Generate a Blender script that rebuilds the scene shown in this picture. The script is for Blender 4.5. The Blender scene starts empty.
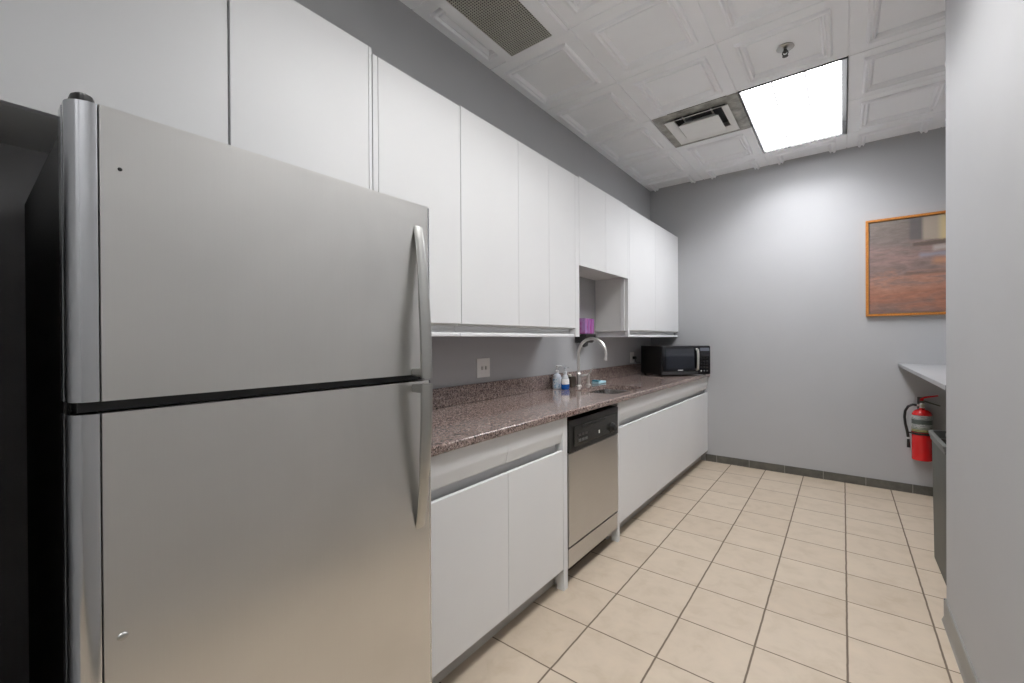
import bpy, bmesh, math, random
from mathutils import Vector, Matrix
random.seed(4)
S = bpy.context.scene
COL = S.collection
PI = math.pi

# ------------------------------------------------------------------ measures (metres)
CAM_H = 1.29
WL = -1.735          # left wall face (x)
WB = 4.84            # back wall face (y)
WR = 0.370           # near right wall face (x)
WR_END = 2.743       # where the right wall stops (y)
WF = -1.7            # wall behind the camera
REC = 1.15           # right side of the recess
ZC = 2.975           # ceiling
XB = -1.133          # base cabinet fronts
XU = -1.43           # wall cabinet fronts
ZT = 0.927           # worktop surface

# ------------------------------------------------------------------ material helpers
def nt(name):
    m = bpy.data.materials.new(name); m.use_nodes = True
    t = m.node_tree; b = t.nodes['Principled BSDF']
    return m, t, b

def node(t, kind, **kw):
    n = t.nodes.new(kind)
    for k, v in kw.items():
        setattr(n, k, v)
    return n

def mathn(t, op, a, b=None, c=None):
    n = t.nodes.new('ShaderNodeMath'); n.operation = op
    for i, v in enumerate((a, b, c)):
        if v is None: continue
        if isinstance(v, (int, float)): n.inputs[i].default_value = v
        else: t.links.new(v, n.inputs[i])
    return n.outputs[0]

def coords(t, scale=(1, 1, 1)):
    tc = t.nodes.new('ShaderNodeTexCoord'); mp = t.nodes.new('ShaderNodeMapping')
    mp.inputs['Scale'].default_value = scale
    t.links.new(tc.outputs['Object'], mp.inputs['Vector'])
    return mp.outputs[0]

def ramp(t, fac, stops, interp='LINEAR'):
    r = t.nodes.new('ShaderNodeValToRGB'); e = r.color_ramp.elements
    r.color_ramp.interpolation = interp
    while len(e) < len(stops): e.new(0.5)
    for el, (p, c) in zip(e, stops):
        el.position = p; el.color = (*c, 1)
    t.links.new(fac, r.inputs[0])
    return r.outputs[0]

def noise(t, vec, scale, detail=2, rough=0.5, dist=0.0):
    n = t.nodes.new('ShaderNodeTexNoise'); n.inputs['Scale'].default_value = scale
    n.inputs['Detail'].default_value = detail; n.inputs['Roughness'].default_value = rough
    n.inputs['Distortion'].default_value = dist
    t.links.new(vec, n.inputs['Vector'])
    return n.outputs[0]

def bump(t, b, h, strength=0.1, dist=0.01):
    n = t.nodes.new('ShaderNodeBump'); n.inputs['Strength'].default_value = strength
    n.inputs['Distance'].default_value = dist
    t.links.new(h, n.inputs['Height']); t.links.new(n.outputs[0], b.inputs['Normal'])

def plain(name, col, rough=0.5, metal=0.0, var=0.03, nscale=8, bmp=0.0, bscale=200, coat=0.0, spec=0.5):
    m, t, b = nt(name)
    v = coords(t)
    n = noise(t, v, nscale, 3)
    lo = tuple(c * (1 - var) for c in col); hi = tuple(min(1, c * (1 + var)) for c in col)
    t.links.new(ramp(t, n, [(0.3, lo), (0.7, hi)]), b.inputs['Base Color'])
    b.inputs['Roughness'].default_value = rough; b.inputs['Metallic'].default_value = metal
    b.inputs['Coat Weight'].default_value = coat; b.inputs['Coat Roughness'].default_value = 0.05
    b.inputs['Specular IOR Level'].default_value = spec
    if bmp: bump(t, b, noise(t, v, bscale, 2), bmp, 0.002)
    return m

def steel(name, col, rough, stretch=(1.2, 1.2, 180), var=0.05, bstr=0.05, blotch=0.06):
    m, t, b = nt(name)
    v = coords(t, stretch)
    n = noise(t, v, 4, 4, 0.6)
    v2 = coords(t)
    n2 = noise(t, v2, 2.2, 3, 0.6, 0.6)
    a = ramp(t, n, [(0.3, tuple(c * (1 - var) for c in col)), (0.7, tuple(c * (1 + var) for c in col))])
    c2 = ramp(t, n2, [(0.3, (1 - blotch,) * 3), (0.7, (1, 1, 1))])
    mx = node(t, 'ShaderNodeMix', data_type='RGBA', blend_type='MULTIPLY')
    mx.inputs[0].default_value = 1
    t.links.new(a, mx.inputs[6]); t.links.new(c2, mx.inputs[7])
    t.links.new(mx.outputs[2], b.inputs['Base Color'])
    b.inputs['Metallic'].default_value = 1
    r = t.nodes.new('ShaderNodeMapRange'); t.links.new(n2, r.inputs[0])
    r.inputs[3].default_value = rough * 0.85; r.inputs[4].default_value = rough * 1.15
    t.links.new(r.outputs[0], b.inputs['Roughness'])
    bump(t, b, n, bstr, 0.0006)
    return m

def glassy(name, col, rough=0.03, ior=1.45):
    m, t, b = nt(name)
    v = coords(t); n = noise(t, v, 5, 2)
    t.links.new(ramp(t, n, [(0.3, tuple(c * 0.97 for c in col)), (0.7, col)]), b.inputs['Base Color'])
    b.inputs['Transmission Weight'].default_value = 1; b.inputs['Roughness'].default_value = rough
    b.inputs['IOR'].default_value = ior
    return m

# paint and room surfaces
LAMP, LAMP2 = 21.0, 16.0
M = {}
M['wall'] = plain('grey_wall_paint', (0.43, 0.433, 0.442), 0.62, var=0.02, nscale=2.0, bmp=0.12, bscale=260, spec=0.35)
M['ceil'] = plain('white_ceiling_tile', (0.92, 0.93, 0.945), 0.55, var=0.02, nscale=3, spec=0.3)
M['cab'] = plain('white_laminate', (0.735, 0.74, 0.745), 0.42, var=0.012, nscale=2.5, spec=0.35)
M['cab_in'] = plain('white_laminate_underside', (0.70, 0.70, 0.685), 0.45, var=0.02)
M['kick'] = plain('pale_toe_kick', (0.52, 0.51, 0.49), 0.5, var=0.05)
M['base'] = plain('grey_vinyl_base', (0.24, 0.24, 0.225), 0.38, var=0.05)
M['black'] = plain('black_plastic', (0.011, 0.011, 0.0105), 0.35, var=0.15, nscale=30)
M['blackgloss'] = plain('gloss_black', (0.006, 0.006, 0.008), 0.07, var=0.1, coat=0.5)
M['darkbody'] = plain('fridge_cabinet_black', (0.020, 0.019, 0.018), 0.5, var=0.1, bmp=0.2, bscale=700)
M['gap'] = plain('gasket_black', (0.008, 0.008, 0.008), 0.6)
M['steel'] = steel('brushed_stainless', (0.745, 0.735, 0.712), 0.30, (180, 180, 1.2), 0.010, 0.012, 0.09)
M['steel_dw'] = steel('brushed_stainless_warm', (0.60, 0.59, 0.575), 0.34, (1.5, 1.5, 160), 0.03, 0.03, 0.05)
M['trim'] = steel('polished_door_trim', (0.62, 0.63, 0.65), 0.16, (3, 3, 3), 0.02, 0.0, 0.03)
M['handle'] = steel('satin_handle', (0.50, 0.50, 0.48), 0.33, (3, 3, 3), 0.02, 0.0, 0.04)
M['nickel'] = steel('satin_nickel', (0.82, 0.80, 0.77), 0.36, (3, 3, 3), 0.02, 0.0, 0.03)
M['sink'] = steel('sink_steel', (0.66, 0.66, 0.65), 0.2, (3, 60, 3), 0.03, 0.02, 0.05)
M['chrome'] = steel('chrome', (0.75, 0.75, 0.75), 0.08, (3, 3, 3), 0.01, 0.0, 0.02)
M['plate'] = plain('white_plate', (0.78, 0.77, 0.74), 0.35, var=0.01)
M['bin'] = plain('grey_bin_plastic', (0.065, 0.067, 0.058), 0.5, var=0.08)
M['red'] = plain('red_enamel', (0.62, 0.012, 0.014), 0.25, var=0.03, coat=0.3)
M['shelf'] = plain('pale_grey_laminate', (0.33, 0.335, 0.345), 0.4, var=0.02)
M['frame_metal'] = plain('white_metal', (0.86, 0.86, 0.84), 0.4, var=0.02)
M['darkmetal'] = plain('dark_reveal', (0.07, 0.07, 0.07), 0.5, var=0.1)

# granite
def granite():
    m, t, b = nt('polished_granite')
    v = coords(t)
    vo = node(t, 'ShaderNodeTexVoronoi'); vo.inputs['Scale'].default_value = 190
    t.links.new(v, vo.inputs['Vector'])
    sep = node(t, 'ShaderNodeSeparateColor'); t.links.new(vo.outputs['Color'], sep.inputs[0])
    c1 = ramp(t, sep.outputs[0], [(0.0, (0.06, 0.048, 0.044)), (0.14, (0.19, 0.14, 0.125)), (0.38, (0.31, 0.24, 0.22)),
                                  (0.66, (0.38, 0.30, 0.275)), (0.92, (0.50, 0.43, 0.40))], 'CONSTANT')
    n = noise(t, v, 55, 4, 0.7)
    c2 = ramp(t, n, [(0.32, (0.55, 0.52, 0.5)), (0.62, (1.1, 1.08, 1.06))])
    mx = node(t, 'ShaderNodeMix', data_type='RGBA', blend_type='MULTIPLY'); mx.inputs[0].default_value = 0.8
    t.links.new(c1, mx.inputs[6]); t.links.new(c2, mx.inputs[7])
    t.links.new(mx.outputs[2], b.inputs['Base Color'])
    b.inputs['Roughness'].default_value = 0.09
    b.inputs['Specular IOR Level'].default_value = 0.7
    return m
M['granite'] = granite()

# tile floor
def floor_mat():
    m, t, b = nt('cream_floor_tile')
    tc = t.nodes.new('ShaderNodeTexCoord'); sx = t.nodes.new('ShaderNodeSeparateXYZ')
    t.links.new(tc.outputs['Object'], sx.inputs[0])
    px, py = 0.307, 0.3104
    wob = mathn(t, 'MULTIPLY', mathn(t, 'SUBTRACT', noise(t, tc.outputs['Object'], 14, 2), 0.5), 0.004)
    u = mathn(t, 'DIVIDE', mathn(t, 'ADD', mathn(t, 'SUBTRACT', sx.outputs[0], -0.9097 - 30 * px), wob), px)
    w = mathn(t, 'DIVIDE', mathn(t, 'ADD', mathn(t, 'SUBTRACT', sx.outputs[1], 1.4114 - 30 * py), wob), py)
    fu = mathn(t, 'FRACT', u); fw = mathn(t, 'FRACT', w)
    du = mathn(t, 'MULTIPLY', mathn(t, 'MINIMUM', fu, mathn(t, 'SUBTRACT', 1, fu)), px)
    dw = mathn(t, 'MULTIPLY', mathn(t, 'MINIMUM', fw, mathn(t, 'SUBTRACT', 1, fw)), py)
    d = mathn(t, 'MINIMUM', mathn(t, 'DIVIDE', du, 0.0036), mathn(t, 'DIVIDE', dw, 0.0029))
    mr = node(t, 'ShaderNodeMapRange'); mr.inputs[1].default_value = 0.75; mr.inputs[2].default_value = 1.3
    t.links.new(d, mr.inputs[0])
    mask = mr.outputs[0]
    cb = node(t, 'ShaderNodeCombineXYZ')
    t.links.new(mathn(t, 'FLOOR', u), cb.inputs[0]); t.links.new(mathn(t, 'FLOOR', w), cb.inputs[1])
    wn = node(t, 'ShaderNodeTexWhiteNoise', noise_dimensions='2D'); t.links.new(cb.outputs[0], wn.inputs['Vector'])
    per = ramp(t, wn.outputs['Value'], [(0, (0.505, 0.42, 0.325)), (0.5, (0.53, 0.442, 0.345)), (1, (0.545, 0.46, 0.362))])
    add = node(t, 'ShaderNodeVectorMath'); add.operation = 'ADD'
    sc = node(t, 'ShaderNodeVectorMath'); sc.operation = 'SCALE'; sc.inputs[3].default_value = 7.0
    t.links.new(cb.outputs[0], sc.inputs[0]); t.links.new(tc.outputs['Object'], add.inputs[0]); t.links.new(sc.outputs[0], add.inputs[1])
    mot = ramp(t, noise(t, add.outputs[0], 9, 4, 0.6, 0.4), [(0.3, (0.88, 0.86, 0.82)), (0.5, (1, 1, 1)), (0.7, (1.07, 1.06, 1.05))])
    mx = node(t, 'ShaderNodeMix', data_type='RGBA', blend_type='MULTIPLY'); mx.inputs[0].default_value = 0.8
    t.links.new(per, mx.inputs[6]); t.links.new(mot, mx.inputs[7])
    m2 = node(t, 'ShaderNodeMix', data_type='RGBA'); t.links.new(mask, m2.inputs[0])
    m2.inputs[6].default_value = (0.15, 0.112, 0.082, 1); t.links.new(mx.outputs[2], m2.inputs[7])
    t.links.new(m2.outputs[2], b.inputs['Base Color'])
    r = node(t, 'ShaderNodeMapRange'); t.links.new(mask, r.inputs[0]); r.inputs[3].default_value = 0.8; r.inputs[4].default_value = 0.38
    t.links.new(r.outputs[0], b.inputs['Roughness'])
    bump(t, b, mask, 0.35, 0.002)
    return m
M['floor'] = floor_mat()

def slate_base():
    m, t, b = nt('dark_slate_base_tile')
    tc = t.nodes.new('ShaderNodeTexCoord'); sx = t.nodes.new('ShaderNodeSeparateXYZ')
    t.links.new(tc.outputs['Object'], sx.inputs[0])
    f = mathn(t, 'FRACT', mathn(t, 'DIVIDE', mathn(t, 'ADD', sx.outputs[0], 10 * 0.3 + 0.745), 0.3))
    d = mathn(t, 'MULTIPLY', mathn(t, 'MINIMUM', f, mathn(t, 'SUBTRACT', 1, f)), 0.3)
    k = mathn(t, 'GREATER_THAN', d, 0.0028)
    c = ramp(t, noise(t, tc.outputs['Object'], 12, 4, 0.6), [(0.3, (0.075, 0.072, 0.062)), (0.7, (0.135, 0.128, 0.11))])
    mx = node(t, 'ShaderNodeMix', data_type='RGBA'); t.links.new(k, mx.inputs[0])
    mx.inputs[6].default_value = (0.25, 0.24, 0.22, 1); t.links.new(c, mx.inputs[7])
    t.links.new(mx.outputs[2], b.inputs['Base Color']); b.inputs['Roughness'].default_value = 0.5
    return m
M['slate'] = slate_base()

def stained_metal():
    m, t, b = nt('dust_stained_white_metal')
    v = coords(t)
    c = ramp(t, noise(t, v, 7, 4, 0.65), [(0.35, (0.20, 0.195, 0.17)), (0.65, (0.52, 0.51, 0.47))])
    t.links.new(c, b.inputs['Base Color']); b.inputs['Roughness'].default_value = 0.5
    return m
M['stain'] = stained_metal()

def emis(name, col, strength, glow=2.3):
    """lens with a downward beam: bright towards the floor, soft beyond the cut-off angle of its prisms"""
    m, t, b = nt(name)
    g = node(t, 'ShaderNodeNewGeometry')
    sx = node(t, 'ShaderNodeSeparateXYZ'); t.links.new(g.outputs['Incoming'], sx.inputs[0])
    r = node(t, 'ShaderNodeMapRange', interpolation_type='SMOOTHSTEP'); t.links.new(mathn(t, 'MULTIPLY', sx.outputs[2], -1), r.inputs[0])
    r.inputs[1].default_value = 0.34; r.inputs[2].default_value = 0.62
    r.inputs[3].default_value = glow; r.inputs[4].default_value = strength
    n = noise(t, coords(t), 5, 3)
    q = node(t, 'ShaderNodeMapRange'); t.links.new(n, q.inputs[0]); q.inputs[3].default_value = 0.93; q.inputs[4].default_value = 1.05
    t.links.new(mathn(t, 'MULTIPLY', r.outputs[0], q.outputs[0]), b.inputs['Emission Strength'])
    b.inputs['Emission Color'].default_value = (*col, 1); b.inputs['Base Color'].default_value = (0.9, 0.9, 0.9, 1)
    b.inputs['Roughness'].default_value = 0.4
    return m
M['lamp'] = emis('lit_lens', (0.965, 0.972, 1.0), LAMP, 6.0)
M['lamp2'] = emis('lit_lens_near', (0.99, 0.985, 0.98), LAMP2, 4.5)
M['rib'] = plain('clear_prism_rib', (0.5, 0.51, 0.52), 0.5)
_b = M['rib'].node_tree.nodes['Principled BSDF']; _b.inputs['Emission Color'].default_value = (0.98, 0.98, 1, 1); _b.inputs['Emission Strength'].default_value = 0.6   # lit from behind

def canvas():
    m, t, b = nt('abstract_painting')
    tc = t.nodes.new('ShaderNodeTexCoord'); sx = t.nodes.new('ShaderNodeSeparateXYZ')
    t.links.new(tc.outputs['Object'], sx.inputs[0])
    mp = t.nodes.new('ShaderNodeMapping'); t.links.new(tc.outputs['Object'], mp.inputs[0]); mp.inputs['Scale'].default_value = (1.3, 1, 4.5)
    mp.inputs['Rotation'].default_value = (0, 0.12, 0)
    n1 = noise(t, mp.outputs[0], 2.4, 6, 0.65, 0.8)
    n2 = noise(t, mp.outputs[0], 9, 5, 0.7, 0.4)
    z = mathn(t, 'ADD', sx.outputs[2], mathn(t, 'MULTIPLY', mathn(t, 'SUBTRACT', n1, 0.5), 0.55))
    base = ramp(t, z, [(0.02, (0.21, 0.14, 0.12)), (0.15, (0.33, 0.15, 0.10)), (0.28, (0.35, 0.19, 0.14)), (0.38, (0.20, 0.15, 0.14)),
                       (0.5, (0.27, 0.185, 0.17)), (0.62, (0.18, 0.15, 0.14)), (0.8, (0.20, 0.175, 0.155))])
    tex = ramp(t, n2, [(0.3, (0.7, 0.68, 0.66)), (0.7, (1.25, 1.2, 1.15))])
    mx = node(t, 'ShaderNodeMix', data_type='RGBA', blend_type='MULTIPLY'); mx.inputs[0].default_value = 0.85
    t.links.new(base, mx.inputs[6]); t.links.new(tex, mx.inputs[7])
    cur = mx.outputs[2]
    def block(x0, x1, z0, z1, col, soft=0.01, amt=1.0):
        nonlocal cur
        def edge(val, a, up):
            r = node(t, 'ShaderNodeMapRange'); t.links.new(val, r.inputs[0])
            r.inputs[1].default_value = a - soft; r.inputs[2].default_value = a + soft
            if not up: r.inputs[3].default_value = 1; r.inputs[4].default_value = 0
            return r.outputs[0]
        zz = mathn(t, 'ADD', sx.outputs[2], mathn(t, 'MULTIPLY', mathn(t, 'SUBTRACT', n2, 0.5), 0.04))
        k = mathn(t, 'MULTIPLY', mathn(t, 'MULTIPLY', edge(sx.outputs[0], x0, True), edge(sx.outputs[0], x1, False)),
                  mathn(t, 'MULTIPLY', edge(zz, z0, True), edge(zz, z1, False)))
        k = mathn(t, 'MULTIPLY', k, amt)
        q = node(t, 'ShaderNodeMix', data_type='RGBA'); t.links.new(k, q.inputs[0]); t.links.new(cur, q.inputs[6])
        q.inputs[7].default_value = (*col, 1); cur = q.outputs[2]
    block(0.28, 0.36, 0.62, 0.80, (0.11, 0.10, 0.10), 0.01, 0.8)
    block(0.36, 0.48, 0.61, 0.80, (0.36, 0.30, 0.24), 0.012, 0.85)
    block(0.46, 0.80, 0.60, 0.80, (0.52, 0.41, 0.22), 0.02, 0.85)
    block(0.30, 0.95, 0.565, 0.60, (0.10, 0.075, 0.06), 0.008, 0.85)
    block(0.42, 0.80, 0.52, 0.56, (0.40, 0.36, 0.33), 0.012, 0.8)
    block(0.34, 0.52, 0.475, 0.505, (0.24, 0.25, 0.30), 0.012, 0.7)
    block(0.42, 0.90, 0.41, 0.46, (0.50, 0.24, 0.13), 0.02, 0.7)
    block(0.25, 0.90, 0.335, 0.352, (0.12, 0.08, 0.06), 0.008, 0.6)
    t.links.new(cur, b.inputs['Base Color']); b.inputs['Roughness'].default_value = 0.45
    bump(t, b, n2, 0.2, 0.003)
    return m
M['canvas'] = canvas()
def wood():
    m, t, b = nt('orange_wood_frame')
    v = coords(t, (3, 3, 3))
    n = noise(t, v, 20, 4, 0.6, 1.5)
    t.links.new(ramp(t, n, [(0.3, (0.36, 0.125, 0.02)), (0.7, (0.58, 0.24, 0.05))]), b.inputs['Base Color'])
    b.inputs['Roughness'].default_value = 0.35
    return m
M['wood'] = wood()

# ------------------------------------------------------------------ geometry helpers
def new_bm(): return bmesh.new()

def add_box(bm, x0, x1, y0, y1, z0, z1, bev=0.0, seg=2):
    tmp = bmesh.new()
    bmesh.ops.create_cube(tmp, size=1)
    for v in tmp.verts:
        v.co = Vector(((x0 + x1) / 2 + v.co.x * (x1 - x0), (y0 + y1) / 2 + v.co.y * (y1 - y0), (z0 + z1) / 2 + v.co.z * (z1 - z0)))
    if bev:
        bmesh.ops.bevel(tmp, geom=list(tmp.edges), offset=bev, segments=seg, profile=0.5, affect='EDGES')
    me = bpy.data.meshes.new('t'); tmp.to_mesh(me); tmp.free(); bm.from_mesh(me); bpy.data.meshes.remove(me)
    return bm

def add_prism(bm, pts, axis, a, b, bev=0.0):
    """extrude a 2D outline along an axis ('y': pts are (x,z); 'z': (x,y); 'x': (y,z))"""
    tmp = bmesh.new()
    def mk(p, t):
        return {'y': (p[0], t, p[1]), 'z': (p[0], p[1], t), 'x': (t, p[0], p[1])}[axis]
    v0 = [tmp.verts.new(mk(p, a)) for p in pts]; v1 = [tmp.verts.new(mk(p, b)) for p in pts]
    tmp.faces.new(v0); tmp.faces.new(v1[::-1])
    n = len(pts)
    for i in range(n):
        tmp.faces.new((v0[i], v1[i], v1[(i + 1) % n], v0[(i + 1) % n]))
    bmesh.ops.recalc_face_normals(tmp, faces=list(tmp.faces))
    if bev: bmesh.ops.bevel(tmp, geom=list(tmp.edges), offset=bev, segments=2, profile=0.5, affect='EDGES')
    me = bpy.data.meshes.new('t'); tmp.to_mesh(me); tmp.free(); bm.from_mesh(me); bpy.data.meshes.remove(me)
    return bm

def add_lathe(bm, cx, cy, prof, n=32, sx=1.0, sy=1.0):
    rings = []
    for r, z in prof:
        if r < 1e-6: rings.append([bm.verts.new((cx, cy, z))])
        else: rings.append([bm.verts.new((cx + sx * r * math.cos(2 * PI * i / n), cy + sy * r * math.sin(2 * PI * i / n), z)) for i in range(n)])
    fs = []
    for a, b in zip(rings, rings[1:]):
        for i in range(n):
            j = (i + 1) % n
            if len(a) == 1 and len(b) == 1: break
            if len(a) == 1: fs.append(bm.faces.new((a[0], b[i], b[j])))
            elif len(b) == 1: fs.append(bm.faces.new((a[i], b[0], a[j])))
            else: fs.append(bm.faces.new((a[i], b[i], b[j], a[j])))
    bmesh.ops.recalc_face_normals(bm, faces=list(bm.faces))
    return bm

def add_tube(bm, pts, rad, n=14, cap=True, flat=None):
    """round (or elliptical, flat=(ru, rv)) tube along a polyline; rad may be a list"""
    pts = [Vector(p) for p in pts]
    rads = rad if isinstance(rad, (list, tuple)) else [rad] * len(pts)
    up = None; rings = []
    for i, p in enumerate(pts):
        d = (pts[min(i + 1, len(pts) - 1)] - pts[max(i - 1, 0)]).normalized()
        if up is None:
            up = Vector((0, 0, 1)) if abs(d.z) < 0.9 else Vector((1, 0, 0))
        u = (up - d * up.dot(d)).normalized(); up = u; w = d.cross(u)
        rings.append([bm.verts.new(p + (u * math.cos(2 * PI * k / n) + w * math.sin(2 * PI * k / n)) * rads[i]) for k in range(n)])
    for a, b in zip(rings, rings[1:]):
        for k in range(n):
            bm.faces.new((a[k], a[(k + 1) % n], b[(k + 1) % n], b[k]))
    if cap:
        bm.faces.new(rings[0][::-1]); bm.faces.new(rings[-1])
    bmesh.ops.recalc_face_normals(bm, faces=list(bm.faces))
    return bm

def add_ball(bm, c, r, s=(1, 1, 1), n=16):
    tmp = bmesh.new(); bmesh.ops.create_uvsphere(tmp, u_segments=n, v_segments=n // 2, radius=r)
    for v in tmp.verts: v.co = Vector((c[0] + v.co.x * s[0], c[1] + v.co.y * s[1], c[2] + v.co.z * s[2]))
    me = bpy.data.meshes.new('t'); tmp.to_mesh(me); tmp.free(); bm.from_mesh(me); bpy.data.meshes.remove(me)
    return bm

def smooth(me, ang=35):
    bm = bmesh.new(); bm.from_mesh(me)
    for f in bm.faces: f.smooth = True
    for e in bm.edges:
        if len(e.link_faces) == 2:
            e.smooth = e.calc_face_angle(0) < math.radians(ang)
    bm.to_mesh(me); bm.free()

def weight(o):
    w = o.modifiers.new('weighted_normals', 'WEIGHTED_NORMAL'); w.keep_sharp = True; w.weight = 100

def thing(name, label, cat, loc=(0, 0, 0), rotz=0, group=None):
    o = bpy.data.objects.new(name, None); COL.objects.link(o)
    o.empty_display_size = 0.1
    o.location = loc; o.rotation_euler = (0, 0, rotz)
    o['label'] = label; o['category'] = cat
    if group: o['group'] = group
    o['_o'] = list(loc)
    return o

def part(name, bm, mat, parent, label=None, local=False, origin=None):
    """bm in world coordinates (local=True: in the thing's own frame)"""
    root = parent
    while root is not None and root.parent is not None: root = root.parent
    off = Vector((0, 0, 0)) if local else Vector(root['_o'])
    bmesh.ops.translate(bm, verts=list(bm.verts), vec=-off)
    me = bpy.data.meshes.new(name); bm.to_mesh(me); bm.free(); smooth(me)
    me.materials.append(mat)
    o = bpy.data.objects.new(name, me); COL.objects.link(o); o.parent = parent
    weight(o)
    if label: o['label'] = label
    return o

def single(name, bm, mat, label, cat, loc=(0, 0, 0), group=None):
    bmesh.ops.translate(bm, verts=list(bm.verts), vec=-Vector(loc))
    me = bpy.data.meshes.new(name); bm.to_mesh(me); bm.free(); smooth(me)
    me.materials.append(mat)
    o = bpy.data.objects.new(name, me); COL.objects.link(o); o.location = loc
    weight(o)
    o['label'] = label; o['category'] = cat
    if group: o['group'] = group
    return o

def structure(name, bm, mat):
    me = bpy.data.meshes.new(name); bm.to_mesh(me); bm.free(); smooth(me, 25)
    me.materials.append(mat)
    o = bpy.data.objects.new(name, me); COL.objects.link(o); o['kind'] = 'structure'; weight(o)
    return o

B = lambda *a, **k: add_box(new_bm(), *a, **k)

# ------------------------------------------------------------------ room shell
T = 0.15
structure('floor', B(WL - T, REC + T, WF - T, WB + T, -0.1, 0.0), M['floor'])
structure('wall_left', B(WL - T, WL, WF - T, WB + T, 0, ZC + 0.2), M['wall'])
structure('wall_back', B(WL, REC, WB, WB + T, 0, ZC + 0.2), M['wall'])
structure('wall_right', B(WR, WR + 0.12, WF, WR_END, 0, ZC + 0.2, bev=0.003), M['wall'])
structure('wall_light_blocker', B(WL, -0.93, -0.10, 0.030, 0, ZC + 0.1), M['wall'])  # unseen wall stub added to block light and darken the fridge side
structure('wall_front', B(WL, REC, WF - T, WF, 0, ZC + 0.2), M['wall'])
structure('wall_recess', B(REC, REC + T, WF - T, WB + T, 0, ZC + 0.2), M['wall'])
structure('baseboard_back', B(XB - 0.02, REC, WB - 0.010, WB, 0, 0.072, bev=0.002), M['slate'])
bm = new_bm()
add_prism(bm, [(WR, 0), (WR, 0.098), (WR - 0.004, 0.098), (WR - 0.0075, 0.092), (WR - 0.0085, 0.02), (WR - 0.014, 0.006), (WR - 0.016, 0)], 'y', WF, WR_END)
add_prism(bm, [(WR - 0.008, WR_END), (WR - 0.008, WR_END + 0.008), (WR + 0.12, WR_END + 0.008), (WR + 0.12, WR_END)], 'z', 0, 0.098)
structure('baseboard_right', bm, M['base'])

# ceiling: lay-in tiles with a raised moulding and a coffered centre
CX0, CY0, PX, PY = 0.03, 4.5, 0.598, 0.615
LX = (CX0 - PX, CX0)                      # light column
prof = [(0.0, 0.006), (0.0022, 0.006), (0.0045, 0.0), (0.076, 0.0), (0.080, -0.013), (0.086, -0.017), (0.094, -0.016), (0.100, -0.004),
        (0.108, -0.003), (0.112, -0.012), (0.117, -0.012), (0.128, 0.010)]
bm = new_bm()
skip = set()
for i in range(-3, 2):
    for j in range(-10, 1):
        x0, x1 = CX0 + i * PX, CX0 + (i + 1) * PX
        y0, y1 = CY0 + j * PY, CY0 + (j + 1) * PY
        if i == -1 and j in (-1, -2, -5, -6, -9, -10): continue      # light fittings
        if i == -2 and j == -2: continue                    # air diffuser
        rings = []
        for d, h in prof:
            z = ZC + h
            rings.append([bm.verts.new((x0 + d, y0 + d, z)), bm.verts.new((x1 - d, y0 + d, z)),
                          bm.verts.new((x1 - d, y1 - d, z)), bm.verts.new((x0 + d, y1 - d, z))])
        for a, b in zip(rings, rings[1:]):
            for k in range(4):
                bm.faces.new((a[k], b[k], b[(k + 1) % 4], a[(k + 1) % 4]))
        bm.faces.new(rings[-1][::-1])
bmesh.ops.remove_doubles(bm, verts=list(bm.verts), dist=0.0001)
add_box(bm, WL - T, REC + T, WF - T, WB + T, ZC + 0.12, ZC + 0.2)
structure('ceiling', bm, M['ceil'])

# ------------------------------------------------------------------ ceiling fittings
def troffer(x0, x1, y0, y1, lens_x1, mat, label, cutlabel=None):
    t = thing('ceiling_light', label, 'ceiling light', ((x0 + x1) / 2, (y0 + y1) / 2, ZC), 0, 'fluorescent ceiling lights')
    bm = new_bm(); w = 0.007
    for a in ((x0, x0 + w, y0, y1), (x1 - w, x1, y0, y1), (x0, x1, y0, y0 + w), (x0, x1, y1 - w, y1)):
        add_box(bm, *a, ZC - 0.003, ZC + 0.10)
    add_box(bm, x0, x1, y0, y1, ZC + 0.10, ZC + 0.11)
    part('housing', bm, M['darkmetal'], t, 'dark recessed metal tray edge')
    z = ZC + 0.012
    part('lens', B(x0 + 0.012, lens_x1, y0 + 0.010, y1 - 0.010, z, z + 0.006), mat, t, 'glowing white prismatic lens')
    bm = new_bm()
    for k in (1, 2):
        xx = x0 + 0.01 + (lens_x1 - x0 - 0.01) * k / 3
        add_box(bm, xx - 0.006, xx + 0.006, y0 + 0.012, y1 - 0.012, z - 0.006, z)
    for k in range(1, 6):
        yy = y0 + (y1 - y0) * k / 6
        add_box(bm, x0 + 0.014, lens_x1 - 0.002, yy - 0.006, yy + 0.006, z - 0.006, z)
    part('lens_ribs', bm, M['rib'], t, 'faint rib grid on the lens')
    return t
troffer(LX[0] + 0.004, LX[1], CY0 - 2 * PY + 0.006, CY0 - 0.004, LX[1] - 0.034, M['lamp'],
        'bright rectangular fluorescent ceiling light set among the white ceiling tiles near the back wall')
troffer(LX[0] + 0.004, LX[1], CY0 - 6 * PY + 0.006, CY0 - 4 * PY - 0.004, LX[1] - 0.034, M['lamp2'],
        'rectangular fluorescent ceiling light over the floor in front of the refrigerator and near base cabinet')
troffer(LX[0] + 0.004, LX[1], CY0 - 10 * PY + 0.006, CY0 - 8 * PY - 0.004, LX[1] - 0.034, M['lamp2'],
        'added fill light behind the camera, built as a rectangular fluorescent ceiling light')  # unseen fitting added as fill light for the near end

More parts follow.
